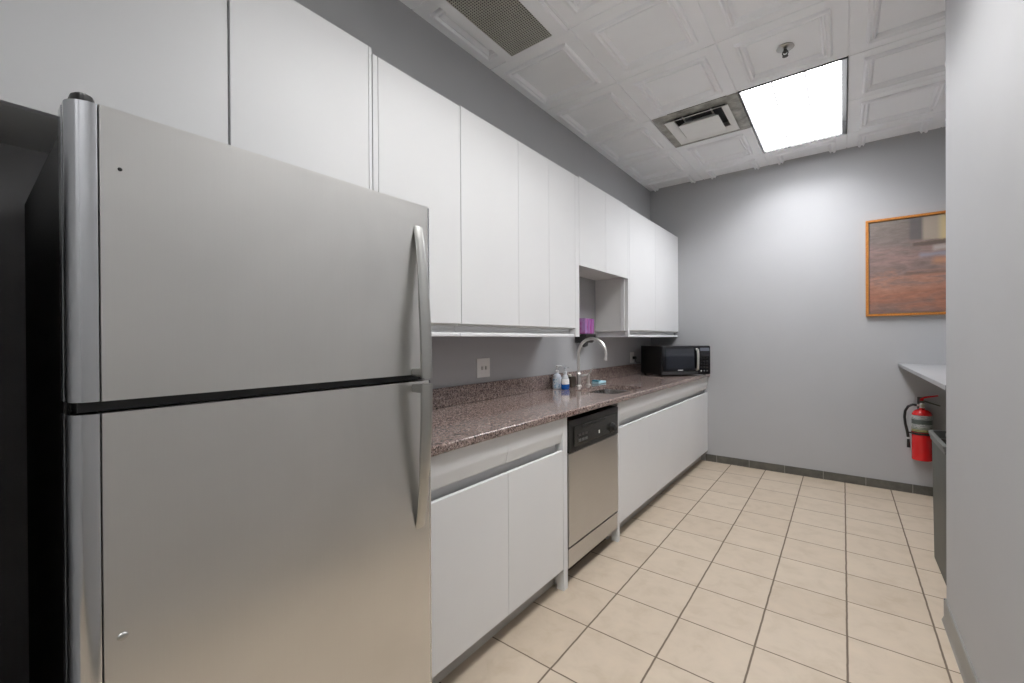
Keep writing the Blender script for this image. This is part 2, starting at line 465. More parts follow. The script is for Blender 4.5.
# supply air diffuser
dx0, dx1, dy0, dy1 = CX0 - 2 * PX, CX0 - PX, CY0 - 2 * PY, CY0 - PY
dcx, dcy = (dx0 + dx1) / 2, (dy0 + dy1) / 2
t = thing('air_diffuser', 'square stepped supply air vent with grey dust stains, left of the ceiling light', 'air vent', (dcx, dcy, ZC))
def sq_ring(bm, cx, cy, r0, z0, r1, z1, th=0.0025):
    """square louvre ring from half-size r0 at z0 to r1 at z1"""
    def ring(r, z): return [bm.verts.new((cx + a * r, cy + b * r, z)) for a, b in ((-1, -1), (1, -1), (1, 1), (-1, 1))]
    A, Bq = ring(r0, z0), ring(r1, z1)
    C2, D = ring(r0 - th, z0), ring(r1 - th, z1)
    for P, Q in ((A, Bq), (D, C2), (C2, A), (Bq, D)):
        for k in range(4):
            bm.faces.new((P[k], P[(k + 1) % 4], Q[(k + 1) % 4], Q[k]))
    bmesh.ops.recalc_face_normals(bm, faces=list(bm.faces))
bm = new_bm()
ro, ri = PX / 2 - 0.003, 0.19
def frame_pts(r, z): return [bm.verts.new((dcx + a * r * (1), dcy + b * (r + 0.008), z)) for a, b in ((-1, -1), (1, -1), (1, 1), (-1, 1))]
f1, f2, f3 = frame_pts(ro, ZC), frame_pts(ri + 0.012, ZC - 0.002), frame_pts(ri, ZC + 0.05)
for P, Q in ((f1, f2), (f2, f3)):
    for k in range(4): bm.faces.new((P[k], Q[k], Q[(k + 1) % 4], P[(k + 1) % 4]))
part('frame', bm, M['stain'], t, 'outer frame darkened by dust')
bm = new_bm(); add_box(bm, dcx - ri - .02, dcx + ri + .02, dcy - ri - .02, dcy + ri + .02, ZC + 0.055, ZC + 0.06)
part('duct', bm, M['black'], t, 'black duct opening')
bm = new_bm(); sq_ring(bm, dcx, dcy, 0.222, ZC - 0.020, 0.172, ZC + 0.004, 0.003)
sq_ring(bm, dcx, dcy, 0.224, ZC - 0.023, 0.222, ZC - 0.018, 0.005)
part('louvre', bm, M['frame_metal'], t)
bm = new_bm()
add_box(bm, dcx - 0.143, dcx + 0.143, dcy - 0.138, dcy + 0.138, ZC - 0.036, ZC - 0.032, bev=0.001)
sq_ring(bm, dcx, dcy, 0.137, ZC - 0.032, 0.10, ZC + 0.005, 0.003)
part('centre_plate', bm, M['frame_metal'], t, 'square white centre plate')
for k in (-1, 1):
    part('support_strap', B(dcx + k * 0.10 - 0.006, dcx + k * 0.10 + 0.006, dcy - 0.20, dcy + 0.20, ZC + 0.008, ZC + 0.011), M['chrome'], t)

# return air grille
gx0, gx1, gy0, gy1 = -1.530, -1.250, 1.10, 1.992
t = thing('return_grille', 'grey egg-crate return air grille in the ceiling above the wall cabinets', 'air vent', ((gx0 + gx1) / 2, (gy0 + gy1) / 2, ZC))
bm = new_bm(); z0, z1 = ZC - 0.027, ZC - 0.001
for a in ((gx0 - 0.055, gx0, gy0 - 0.05, gy1 + 0.035), (gx1, gx1 + 0.075, gy0 - 0.05, gy1 + 0.035), (gx0, gx1, gy0 - 0.05, gy0), (gx0, gx1, gy1, gy1 + 0.035)):
    add_box(bm, *a, z0, z1)
part('frame', bm, M['ceil'], t)
part('backing', B(gx0, gx1, gy0, gy1, ZC - 0.020, ZC - 0.0185), M['black'], t, 'dark opening behind the grid')
bm = new_bm()
nx = 21; ny = int((gy1 - gy0) / (gx1 - gx0) * nx)
for k in range(nx + 1):
    x = gx0 + (gx1 - gx0) * k / nx; add_box(bm, x - 0.0016, x + 0.0016, gy0, gy1, ZC - 0.026, ZC - 0.022)
for k in range(ny + 1):
    y = gy0 + (gy1 - gy0) * k / ny; add_box(bm, gx0, gx1, y - 0.0016, y + 0.0016, ZC - 0.026, ZC - 0.022)
part('egg_crate_grid', bm, plain('grille_metal', (0.62, 0.61, 0.55), 0.5), t)

# sprinkler
sx_, sy_ = -0.262, 2.955
t = thing('sprinkler', 'small metal fire sprinkler in the ceiling tile before the light', 'sprinkler', (sx_, sy_, ZC + 0.01))
bm = new_bm(); add_lathe(bm, sx_, sy_, [(0.0, ZC + 0.012), (0.042, ZC + 0.011), (0.045, ZC + 0.004), (0.038, ZC - 0.001), (0.016, ZC - 0.004), (0.0, ZC - 0.004)], 28)
part('escutcheon', bm, M['handle'], t)
bm = new_bm(); add_lathe(bm, sx_, sy_, [(0.0, ZC - 0.003), (0.009, ZC - 0.004), (0.009, ZC - 0.022), (0.004, ZC - 0.026), (0.0, ZC - 0.026)], 14)
for s in (-1, 1):
    add_tube(bm, [(sx_ + s * 0.009, sy_, ZC - 0.012), (sx_ + s * 0.014, sy_, ZC - 0.026), (sx_ + s * 0.006, sy_, ZC - 0.042)], 0.0032, 8)
part('yoke', bm, M['darkmetal'], t)
bm = new_bm(); add_lathe(bm, sx_, sy_, [(0.0, ZC - 0.041), (0.015, ZC - 0.042), (0.015, ZC - 0.044), (0.0, ZC - 0.045)], 12)
part('deflector', bm, M['darkmetal'], t)

# ------------------------------------------------------------------ wall cabinets
def door_panel(name, x, y0, y1, z0, z1, t, label=None, gap=0.0008, th=0.019, bev=0.001):
    return part(name, B(x - th, x, y0 + gap, y1 - gap, z0, z1, bev=bev), M['cab'], t, label)

def carcass(x_front, y0, y1, z0, z1, th=0.018, open_front=False):
    bm = new_bm()
    add_box(bm, WL + 0.001, x_front, y0, y0 + th, z0, z1)
    add_box(bm, WL + 0.001, x_front, y1 - th, y1, z0, z1)
    add_box(bm, WL + 0.001, x_front, y0 + th, y1 - th, z0, z0 + th)
    add_box(bm, WL + 0.001, x_front, y0 + th, y1 - th, z1 - th, z1)
    add_box(bm, WL + 0.001, WL + 0.012, y0 + th, y1 - th, z0 + th, z1 - th)
    return bm

GW = 'white wall cabinets along the left wall'
# above the fridge: two doors
y0, y1 = 0.0305, 0.978
t = thing('wall_cabinet', 'white two-door wall cabinet above the refrigerator', 'cabinet', (WL + 0.15, (y0 + y1) / 2, 1.812), 0, GW)
part('carcass', carcass(XU - 0.020, y0, y1, 1.812, 2.415), M['cab_in'], t)
door_panel('door', XU, y0, 0.4905, 1.812, 2.415, t, 'left door above the refrigerator')
door_panel('door', XU, 0.4955, 0.9635, 1.812, 2.415, t, 'right door above the refrigerator')
part('end_panel', B(XU - 0.02, XU, 0.9645, y1, 1.812, 2.415, bev=0.001), M['cab'], t)

def wall_unit(label, y0, y1, seams, ztop=2.40, zdoor=1.368, zrail=1.309, left_filler=0.0, right_filler=0.0, loc=None):
    t = thing('wall_cabinet', label, 'cabinet', (WL + 0.15, (y0 + y1) / 2, zrail), 0, GW)
    part('carcass', carcass(XU - 0.021, y0, y1, zdoor - 0.01, ztop), M['cab_in'], t)
    a = y0 + left_filler; b = y1 - right_filler
    if left_filler: part('filler_strip', B(XU - 0.02, XU, y0, a - 0.001, zrail, ztop, bev=0.0015), M['cab'], t)
    if right_filler: part('filler_strip', B(WL + 0.001, XU, b + 0.001, y1, zrail, ztop, bev=0.0015), M['cab'], t)
    ys = [a] + seams + [b]
    for p, q in zip(ys, ys[1:]): door_panel('door', XU, p, q, zdoor, ztop, t)
    # finger rail below the doors: recessed pull with a projecting bottom lip
    xb = XU - 0.05
    part('finger_rail', add_prism(new_bm(), [(WL + 0.001, zdoor - 0.011), (xb + 0.004, zdoor - 0.011), (xb, zdoor - 0.018), (xb, zrail + 0.03), (xb + 0.010, zrail + 0.020),
        (XU - 0.012, zrail + 0.017), (XU - 0.008, zrail + 0.012), (XU - 0.008, zrail), (WL + 0.001, zrail)], 'y', a + 0.0005, b - 0.0005), M['cab'], t)
    return t
wall_unit('white single-door wall cabinet right beside the refrigerator, above the worktop', 0.982, 1.458, [], ztop=2.395, left_filler=0.024)
wall_unit('long white wall cabinet above the light switch, ending left of the sink niche', 1.461, 2.608, [1.915, 2.228], ztop=2.40, right_filler=0.055)
# over the sink
y0, y1 = 2.610, 3.449
t = thing('wall_cabinet', 'short white wall cabinet over the open niche above the sink', 'cabinet', (WL + 0.15, (y0 + y1) / 2, 1.80), 0, GW)
part('carcass', carcass(XU - 0.020, y0, y1, 1.812, 2.41), M['cab_in'], t)
door_panel('door', XU, y0, 3.03, 1.800, 2.41, t)
door_panel('door', XU, 3.03, y1, 1.800, 2.41, t)
# far unit
t = wall_unit('white two-door wall cabinet at the far end, above the microwave', 3.451, WB - 0.002, [4.117], ztop=2.405, left_filler=0.036)
part('side_rail', B(XU - 0.060, XU - 0.028, 3.433, 3.4505, 1.362, 1.799, bev=0.002), M['cab'], t, 'narrow white strip along the niche side')

# ------------------------------------------------------------------ base cabinets
def base_unit(label, y0, y1, seams, end_l=0.0, end_r=0.0, kickmat='kick'):
    t = thing('base_cabinet', label, 'cabinet', (WL + 0.3, (y0 + y1) / 2, 0), 0, 'white base cabinets under the worktop')
    bm = new_bm()
    xf = XB - 0.068
    add_box(bm, WL + 0.001, xf, y0, y0 + 0.018, 0.0, 0.72)
    add_box(bm, WL + 0.001, xf, y1 - 0.018, y1, 0.0, 0.72)
    add_box(bm, WL + 0.001, xf, y0 + 0.018, y1 - 0.018, 0.10, 0.118)
    add_box(bm, WL + 0.001, WL + 0.013, y0 + 0.018, y1 - 0.018, 0.118, 0.72)
    part('carcass', bm, M['cab_in'], t)
    a, b = y0 + end_l, y1 - end_r
    xk = XB - 0.075
    part('toe_kick', B(xk - 0.015, xk, y0 + 0.019, y1 - 0.019, 0.0, 0.099), M[kickmat], t)
    if end_l: part('end_panel', B(XB - 0.0445, XB, y0, a - 0.001, 0.0, 0.889, bev=0.0015), M['cab'], t)
    if end_r: part('end_panel', B(XB - 0.0445, XB, b + 0.001, y1, 0.0, 0.889, bev=0.0015), M['cab'], t)
    ys = [a] + seams + [b]
    for p, q in zip(ys, ys[1:]):
        door_panel('door', XB, p, q, 0.112, 0.722, t, bev=0.003 if end_r else 0.0006, gap=0.0008 if end_r else 0.0002)
        # fixed top front: flat face that curves back into the finger channel
        part('top_front', add_prism(new_bm(), [(XB - 0.03, 0.889), (XB, 0.889), (XB, 0.818), (XB - 0.004, 0.806), (XB - 0.012, 0.768),
             (XB - 0.015, 0.760), (XB - 0.030, 0.758)], 'y', p + (0.0006 if end_r else 0), q - (0.0006 if end_r else 0)), M['cab'], t)
    part('finger_channel', B(XB - 0.050, XB - 0.0445, a + (0.0005 if end_l else 0), b - (0.0005 if end_r else 0), 0.70, 0.88), M['cab'], t)
    return t
base_unit('white two-door base cabinet between the refrigerator and the dishwasher', 0.93, 1.929, [1.433], end_r=0.042)
base_unit('long white base cabinet between the dishwasher and the back wall, under the sink', 2.553, WB - 0.001, [3.10, 3.66, 4.24], end_l=0.030)

# ------------------------------------------------------------------ worktop with sink cut-out
SX0, SX1, SY0, SY1 = -1.515, -1.185, 2.64, 3.175
def rounded(x0, x1, y0, y1, r, n=6):
    pts = []
    for cx, cy, a0 in ((x1 - r, y1 - r, 0), (x0 + r, y1 - r, 90), (x0 + r, y0 + r, 180), (x1 - r, y0 + r, 270)):
        for k in range(n + 1):
            a = math.radians(a0 + 90 * k / n); pts.append((cx + r * math.cos(a), cy + r * math.sin(a)))
    return pts
bm = new_bm()
cx1 = XB + 0.026; cy0, cy1 = 0.93, WB - 0.0005
outer = [(WL + 0.0005, cy0), (cx1, cy0), (cx1, cy1), (WL + 0.0005, cy1)]
hole = rounded(SX0, SX1, SY0, SY1, 0.07)
def loop(pts, z):
    vs = [bm.verts.new((p[0], p[1], z)) for p in pts]
    return [bm.edges.new((vs[i], vs[(i + 1) % len(vs)])) for i in range(len(vs))]
e = loop(outer, ZT) + loop(hole, ZT)
bmesh.ops.triangle_fill(bm, edges=e, use_beauty=True, use_dissolve=False)
top = list(bm.faces)
for f in top:
    if f.normal.z < 0: f.normal_flip()
r = bmesh.ops.extrude_face_region(bm, geom=top)
for v in r['geom']:
    if isinstance(v, bmesh.types.BMVert): v.co.z = ZT - 0.034
bmesh.ops.recalc_face_normals(bm, faces=list(bm.faces))
fe = [ed for ed in bm.edges if abs(ed.verts[0].co.x - cx1) < 1e-4 and abs(ed.verts[1].co.x - cx1) < 1e-4 and abs(ed.verts[0].co.z - ed.verts[1].co.z) < 1e-4]
bmesh.ops.bevel(bm, geom=fe, offset=0.008, segments=3, profile=0.5, affect='EDGES')
t = thing('worktop', 'polished brown speckled granite worktop running from the refrigerator to the back wall', 'countertop', (WL + 0.3, 2.9, ZT - 0.034))
part('slab', bm, M['granite'], t)
part('backsplash', B(WL + 0.0005, WL + 0.020, cy0, cy1, ZT + 0.0002, ZT + 0.105, bev=0.002), M['granite'], t)

# sink bowl
t = thing('sink', 'undermounted stainless steel sink bowl in the granite worktop', 'sink', ((SX0 + SX1) / 2, (SY0 + SY1) / 2, ZT - 0.035))
bm = new_bm()
rings = []
for d, z, rr in ((-0.02, ZT - 0.0345, 0.085), (-0.004, ZT - 0.0345, 0.072), (-0.003, ZT - 0.040, 0.072), (0.004, ZT - 0.17, 0.07), (0.012, ZT - 0.192, 0.065), (0.035, ZT - 0.205, 0.05), (0.10, ZT - 0.21, 0.03)):
    rings.append([bm.verts.new((p[0], p[1], z)) for p in rounded(SX0 + d, SX1 - d, SY0 + d, SY1 - d, rr)])
for a, b in zip(rings, rings[1:]):
    n = len(a)
    for k in range(n): bm.faces.new((a[k], a[(k + 1) % n], b[(k + 1) % n], b[k]))
bm.faces.new(rings[-1])
bmesh.ops.recalc_face_normals(bm, faces=list(bm.faces))
part('bowl', bm, M['sink'], t)
bm = new_bm(); add_lathe(bm, (SX0 + SX1) / 2, (SY0 + SY1) / 2, [(0, ZT - 0.209), (0.02, ZT - 0.209), (0.03, ZT - 0.206), (0.045, ZT - 0.2055), (0.05, ZT - 0.2095), (0, ZT - 0.2095)], 28)
part('drain', bm, M['chrome'], t)

# ------------------------------------------------------------------ faucet
fx, fy = -1.613, 2.925
t = thing('faucet', 'tall gooseneck faucet in satin nickel behind the sink', 'faucet', (fx, fy, ZT))
bm = new_bm()
add_lathe(bm, fx, fy, [(0, ZT), (0.024, ZT), (0.024, ZT + 0.006), (0.0165, ZT + 0.011), (0.0165, ZT + 0.085), (0.019, ZT + 0.098), (0.013, ZT + 0.108), (0.010, ZT + 0.114), (0, ZT + 0.114)], 24)
part('body', bm, M['nickel'], t)
R_ = 0.1135
pts = [(fx, fy, ZT + 0.10 + 0.155 * k / 6) for k in range(7)]
zc_ = ZT + 0.255
for k in range(1, 21):
    a = PI - k / 20 * PI * 1.04
    pts.append((fx + R_ + R_ * math.cos(a), fy, zc_ + R_ * math.sin(a)))
ex = pts[-1]
pts.append((ex[0] + 0.004 * 0 - 0.001, ex[1], ex[2] - 0.018))
bm = new_bm(); add_tube(bm, pts, 0.0118, 16)
sp = part('spout', bm, M['nickel'], t)
bm = new_bm(); add_tube(bm, [pts[-1], (pts[-1][0] - 0.001, fy, pts[-1][2] - 0.004), (pts[-1][0] - 0.002, fy, pts[-1][2] - 0.018)], [0.0125, 0.0145, 0.0145], 16)
part('aerator', bm, M['nickel'], sp)
bm = new_bm(); add_tube(bm, [(fx, fy, ZT + 0.080), (fx, fy + 0.06, ZT + 0.080), (fx, fy + 0.145, ZT + 0.082)], 0.0068, 12)
part('bridge_arm', bm, M['nickel'], t)
hy = fy + 0.155
bm = new_bm()
add_lathe(bm, fx, hy, [(0, ZT), (0.020, ZT), (0.020, ZT + 0.005), (0.013, ZT + 0.010), (0.012, ZT + 0.066), (0.015, ZT + 0.074), (0.012, ZT + 0.088), (0, ZT + 0.092)], 20)
hp = part('handle_post', bm, M['nickel'], t)
bm = new_bm(); add_tube(bm, [(fx, hy, ZT + 0.085), (fx + 0.012, hy + 0.010, ZT + 0.10), (fx + 0.03, hy + 0.02, ZT + 0.135)], [0.006, 0.005, 0.0045], 10)
part('lever', bm, M['nickel'], hp)

# ------------------------------------------------------------------ items on the worktop
clear = glassy('clear_plastic', (0.93, 0.96, 0.98), 0.05, 1.08)
label_m, tt, bb = nt('printed_bottle_label')
vv = coords(tt); nn = noise(tt, vv, 60, 3, 0.6)
tt.links.new(ramp(tt, nn, [(0.0, (0.75, 0.82, 0.88)), (0.54, (0.60, 0.75, 0.88)), (0.60, (0.06, 0.28, 0.52))], 'CONSTANT'), bb.inputs['Base Color'])
white_pl = plain('white_pump_plastic', (0.80, 0.80, 0.80), 0.35)
def pump(t, cx, cy, z, s=1.0, mat=white_pl, dx=0.8, dy=0.6):
    bm = new_bm(); add_lathe(bm, cx, cy, [(0, z), (0.014 * s, z), (0.0145 * s, z + 0.016), (0.010 * s, z + 0.020), (0.0045, z + 0.022), (0.0042, z + 0.042), (0, z + 0.042)], 18)
    c = part('pump_collar', bm, mat, t)
    bm = new_bm(); add_lathe(bm, cx, cy, [(0, z + 0.041), (0.010, z + 0.041), (0.012, z + 0.050), (0.008, z + 0.055), (0, z + 0.056)], 16)
    add_tube(bm, [(cx, cy, z + 0.050), (cx + 0.022 * dx, cy + 0.022 * dy, z + 0.051), (cx + 0.036 * dx, cy + 0.036 * dy, z + 0.045)], [0.006, 0.005, 0.0035], 10)
    part('pump_head', bm, mat, c)
bx_, by_ = -1.672, 2.705
t = thing('soap_bottle', 'clear pump bottle with a pale blue label, nearer the refrigerator', 'bottle', (bx_, by_, ZT), 0, 'soap bottles by the sink')
bm = new_bm(); add_lathe(bm, bx_, by_, [(0, ZT + 0.0005), (0.033, ZT + 0.001), (0.036, ZT + 0.008), (0.036, ZT + 0.085), (0.030, ZT + 0.102), (0.013, ZT + 0.114), (0.012, ZT + 0.122), (0, ZT + 0.122)], 28, 0.8, 1.15)
part('bottle_body', bm, plain('milky_clear_plastic', (0.72, 0.78, 0.86), 0.12, var=0.03), t)
bm = new_bm(); add_lathe(bm, bx_, by_, [(0.0368, ZT + 0.012), (0.0368, ZT + 0.082)], 28, 0.8, 1.15)
part('sticker', bm, label_m, t, 'blue and white sticker')
pump(t, bx_, by_, ZT + 0.118)
bx_, by_ = -1.600, 2.700
t = thing('soap_bottle', 'clear pump bottle with dark blue soap and white label, beside the faucet', 'bottle', (bx_, by_, ZT), 0, 'soap bottles by the sink')
bm = new_bm(); add_lathe(bm, bx_, by_, [(0, ZT + 0.0005), (0.028, ZT + 0.001), (0.032, ZT + 0.008), (0.0335, ZT + 0.05), (0.031, ZT + 0.075), (0.020, ZT + 0.10), (0.012, ZT + 0.108), (0.012, ZT + 0.114), (0, ZT + 0.114)], 28, 0.85, 1.1)
part('bottle_body', bm, plain('clear_grey_plastic', (0.52, 0.55, 0.58), 0.1, var=0.04), t)
bm = new_bm(); add_lathe(bm, bx_, by_, [(0.0285, ZT + 0.0012), (0.0326, ZT + 0.008), (0.0342, ZT + 0.044), (0.0335, ZT + 0.045)], 28, 0.85, 1.1)
part('liquid_soap', bm, plain('blue_soap', (0.008, 0.10, 0.42), 0.1), t, 'dark blue liquid soap in the lower half')
bm = new_bm()
rs = []
for z, rr in ((ZT + 0.040, 0.0352), (ZT + 0.078, 0.0322)):
    rs.append([bm.verts.new((bx_ + 0.87 * rr * math.cos(a), by_ + 1.12 * rr * math.sin(a), z)) for a in [math.radians(-100 + 110 * k / 12) for k in range(13)]])
for k in range(12): bm.faces.new((rs[0][k], rs[0][k + 1], rs[1][k + 1], rs[1][k]))
part('sticker', bm, plain('white_sticker', (0.80, 0.80, 0.80), 0.4, var=0.12, nscale=90), t, 'white round sticker')
pump(t, bx_, by_, ZT + 0.110, mat=plain('frosted_pump', (0.62, 0.65, 0.68), 0.2))
cx_, cy_ = -1.650, 2.862
t = thing('canister', 'small dark brown canister with a pale lid, left of the faucet', 'canister', (cx_, cy_, ZT))
bm = new_bm(); add_box(bm, cx_ - 0.03, cx_ + 0.03, cy_ - 0.04, cy_ + 0.035, ZT + 0.0005, ZT + 0.082, bev=0.006)
part('body', bm, plain('dark_brown_plastic', (0.035, 0.025, 0.016), 0.4, var=0.2), t)
bm = new_bm(); add_lathe(bm, cx_, cy_ - 0.01, [(0, ZT + 0.0825), (0.014, ZT + 0.0825), (0.015, ZT + 0.092), (0.010, ZT + 0.098), (0, ZT + 0.099)], 16)
part('lid', bm, plain('pale_lid', (0.62, 0.58, 0.50), 0.4), t)
t = thing('sponge', 'light blue and white scrub sponge on the worktop behind the sink', 'sponge', (-1.597, 3.235, ZT), 0.0)
bm = new_bm(); add_box(bm, -1.630, -1.560, 3.165, 3.30, ZT + 0.0005, ZT + 0.020, bev=0.006)
part('sponge_foam', bm, plain('pale_blue_foam', (0.42, 0.66, 0.76), 0.9, var=0.2, nscale=60, bmp=0.5, bscale=300), t)
bm = new_bm(); add_box(bm, -1.626, -1.564, 3.165, 3.205, ZT + 0.0205, ZT + 0.030, bev=0.004)
part('scrub_pad', bm, plain('teal_scrub_pad', (0.02, 0.20, 0.28), 0.95, var=0.2, nscale=90), t, 'dark teal pad')

# wall soap dispenser in the niche
t = thing('soap_dispenser', 'wall soap dispenser with a purple pink cartridge over a black base, in the niche', 'soap dispenser', (WL, 3.13, 1.25))
m, tt, bb = nt('purple_cartridge')
tc = coords(tt, (1, 22, 1.2)); nn = noise(tt, tc, 2.6, 3, 0.6)
tt.links.new(ramp(tt, nn, [(0.30, (0.10, 0.03, 0.20)), (0.42, (0.42, 0.15, 0.48)), (0.50, (0.33, 0.03, 0.18)), (0.58, (0.44, 0.24, 0.52)), (0.70, (0.09, 0.06, 0.26))]), bb.inputs['Base Color'])
bb.inputs['Roughness'].default_value = 0.15
dy0_, dy1_ = 3.082, 3.245
part('back_plate', B(WL + 0.0005, WL + 0.012, dy0_ + 0.01, dy1_ - 0.01, 1.27, 1.455, bev=0.003), M['black'], t)
part('cartridge', B(WL + 0.0125, WL + 0.095, dy0_, dy1_, 1.335, 1.462, bev=0.008), m, t, 'translucent purple pink soap cartridge')
bm = new_bm()
add_prism(bm, [(WL + 0.0005, 1.333), (WL + 0.105, 1.333), (WL + 0.105, 1.295), (WL + 0.075, 1.262), (WL + 0.0005, 1.262)], 'y', dy0_ - 0.001, dy1_ + 0.008, bev=0.004)
part('base', bm, M['black'], t)
bm = new_bm(); add_tube(bm, [(WL + 0.062, 3.135, 1.263), (WL + 0.066, 3.135, 1.246), (WL + 0.072, 3.135, 1.232)], [0.030, 0.027, 0.018], 14)
part('nozzle', bm, plain('smoke_nozzle', (0.10, 0.10, 0.10), 0.2), t)

# ------------------------------------------------------------------ electrical plates
t = thing('light_switch', 'white double switch plate on the grey wall above the worktop near the refrigerator', 'light switch', (WL, 1.953, 1.12))
part('cover_plate', B(WL + 0.0003, WL + 0.006, 1.894, 2.012, 1.063, 1.179, bev=0.002), M['plate'], t)
for yy in (1.936, 1.970):
    s = part('toggle', B(WL + 0.0062, WL + 0.015, yy - 0.0045, yy + 0.0045, 1.110, 1.131, bev=0.002), plain('grey_toggle', (0.58, 0.57, 0.55), 0.4), t, 'small greyer toggle')
    for zz in (1.091, 1.151):
        bm = new_bm(); add_ball(bm, (WL + 0.0062, yy, zz), 0.0025, (0.5, 1, 1), 10)
        part('screw', bm, M['nickel'], t)
t = thing('wall_outlet', 'white wall outlet with a black plug, left of the microwave', 'outlet', (WL, 4.28, 1.10))
part('cover_plate', B(WL + 0.0003, WL + 0.006, 4.225, 4.325, 1.045, 1.155, bev=0.002), M['plate'], t)
for zz in (1.078, 1.122):
    part('socket', B(WL + 0.0062, WL + 0.0085, 4.257, 4.293, zz - 0.014, zz + 0.014, bev=0.001), M['plate'], t)
single_bm = new_bm(); add_box(single_bm, WL + 0.009, WL + 0.040, 4.268, 4.310, 1.082, 1.112, bev=0.006)

# ------------------------------------------------------------------ microwave
phi = math.radians(50)
MW, MD, MH = 0.530, 0.385, 0.282
FL = Vector((-1.383, 4.135, 0))
ux = Vector((math.cos(phi), math.sin(phi), 0)); uy = Vector((-math.sin(phi), math.cos(phi), 0))
t = thing('microwave', 'black countertop microwave set at an angle in the far corner of the worktop', 'microwave', (FL.x, FL.y, ZT), phi)
z0 = 0.013; z1 = z0 + MH
P = lambda name, bm, mat, par=t, lab=None: part(name, bm, mat, par, lab, local=True)
P('casing', B(0, MW, 0.018, MD, z0, z1, bev=0.004), M['black'])
P('front_frame', B(0, MW, 0.0, 0.0175, z0, z1, bev=0.003), plain('dark_grey_front', (0.035, 0.035, 0.037), 0.25), lab='dark grey front surround')
d = P('door', B(0.006, 0.395, -0.016, -0.0005, z0 + 0.036, z1 - 0.006, bev=0.003), M['blackgloss'])
P('door_glass', B(0.040, 0.345, -0.0175, -0.0165, z0 + 0.062, z1 - 0.030), plain('dark_window_glass', (0.022, 0.026, 0.035), 0.10, coat=1.0, var=0.1), d, 'dark reflective window')
P('nameplate', B(0.168, 0.222, -0.0178, -0.0165, z0 + 0.043, z0 + 0.051), plain('pale_print', (0.6, 0.6, 0.6), 0.4), d, 'small pale nameplate')
P('lower_trim', B(0.004, 0.395, -0.012, -0.0005, z0 + 0.004, z0 + 0.034, bev=0.002), plain('grey_lower_trim', (0.11, 0.11, 0.115), 0.22, metal=0.6), lab='grey lower trim')
bm = new_bm()
hz = [z0 + 0.055 + (z1 - z0 - 0.095) * k / 8 for k in range(9)]
add_tube(bm, [(0.372, -0.016, hz[0] - 0.004)] + [(0.372, -0.034 - 0.006 * math.sin(PI * k / 8), h) for k, h in enumerate(hz)] + [(0.372, -0.016, hz[-1] + 0.004)], 0.0125, 12)
P('handle', bm, M['nickel'], d, 'bright vertical handle')
P('control_panel', B(0.400, MW - 0.004, -0.014, -0.0005, z0 + 0.004, z1 - 0.006, bev=0.002), M['blackgloss'])
P('display', B(0.412, MW - 0.016, -0.0152, -0.0143, z1 - 0.052, z1 - 0.020), plain('display_glass', (0.12, 0.13, 0.16), 0.1, coat=0.5), lab='small display window')
for r_ in range(4):
    for c_ in range(3):
        P('button', B(0.413 + c_ * 0.032, 0.437 + c_ * 0.032, -0.0152, -0.0143, z0 + 0.062 + r_ * 0.030, z0 + 0.082 + r_ * 0.030, bev=0.0003), M['black'])
for c_ in (0, 1, 2):
    bm = new_bm(); add_ball(bm, (0.425 + c_ * 0.032, -0.0145, z0 + 0.036), 0.008, (1, 0.4, 1), 12)
    P('knob_button', bm, plain('pale_key_%d' % c_, ((0.5, 0.5, 0.5), (0.14, 0.14, 0.14), (0.14, 0.14, 0.14))[c_], 0.3), t, ('pale round start key', 'grey round key', 'grey round key')[c_])
for a_, b_ in ((0.03, 0.04), (MW - 0.03, 0.04), (0.03, MD - 0.03), (MW - 0.03, MD - 0.03)):
    bm = new_bm(); add_lathe(bm, a_, b_, [(0, 0.0003), (0.012, 0.0003), (0.014, z0 + 0.001), (0, z0 + 0.001)], 14)
    P('foot', bm, M['black'])
# its cord and plug (world coordinates turned into the microwave's own frame)
mw_inv = Matrix.Translation((FL.x, FL.y, ZT)) @ Matrix.Rotation(phi, 4, 'Z')
mw_inv = mw_inv.inverted()
single_bm.transform(mw_inv); P('plug', single_bm, M['black'])
bm = new_bm(); add_tube(bm, [(WL + 0.035, 4.285, 1.084), (WL + 0.036, 4.285, 1.062), (WL + 0.036, 4.32, 1.046), (WL + 0.036, 4.40, 1.044), (WL + 0.045, 4.52, 1.05), (-1.61, 4.60, 1.06), (-1.52, 4.62, 1.06)], 0.0035, 8)
bm.transform(mw_inv); P('power_cord', bm, M['black'])

# ------------------------------------------------------------------ dishwasher
y0, y1 = 1.935, 2.547
t = thing('dishwasher', 'stainless steel dishwasher with a black control panel, between the white base cabinets', 'dishwasher', (WL + 0.3, (y0 + y1) / 2, 0))
part('tub', B(WL + 0.04, XB - 0.03, y0 + 0.004, y1 - 0.004, 0.09, 0.865), M['black'], t)
dr = part('door', B(XB - 0.029, XB + 0.006, y0, y1, 0.207, 0.694, bev=0.004), M['steel_dw'], t, 'brushed stainless door')
cp = part('control_panel', B(XB - 0.029, XB + 0.008, y0, y1, 0.697, 0.866, bev=0.004), M['black'], t, 'black control panel')
xp = XB + 0.0082
part('inset_panel', B(xp, xp + 0.006, y0 + 0.045, y1 - 0.018, 0.722, 0.832, bev=0.004), plain('satin_black', (0.022, 0.022, 0.020), 0.22), cp)
xq = xp + 0.0062
part('latch_slot', B(xq, xq + 0.002, y0 + 0.13, y1 - 0.20, 0.812, 0.824, bev=0.0008), M['gap'], cp)
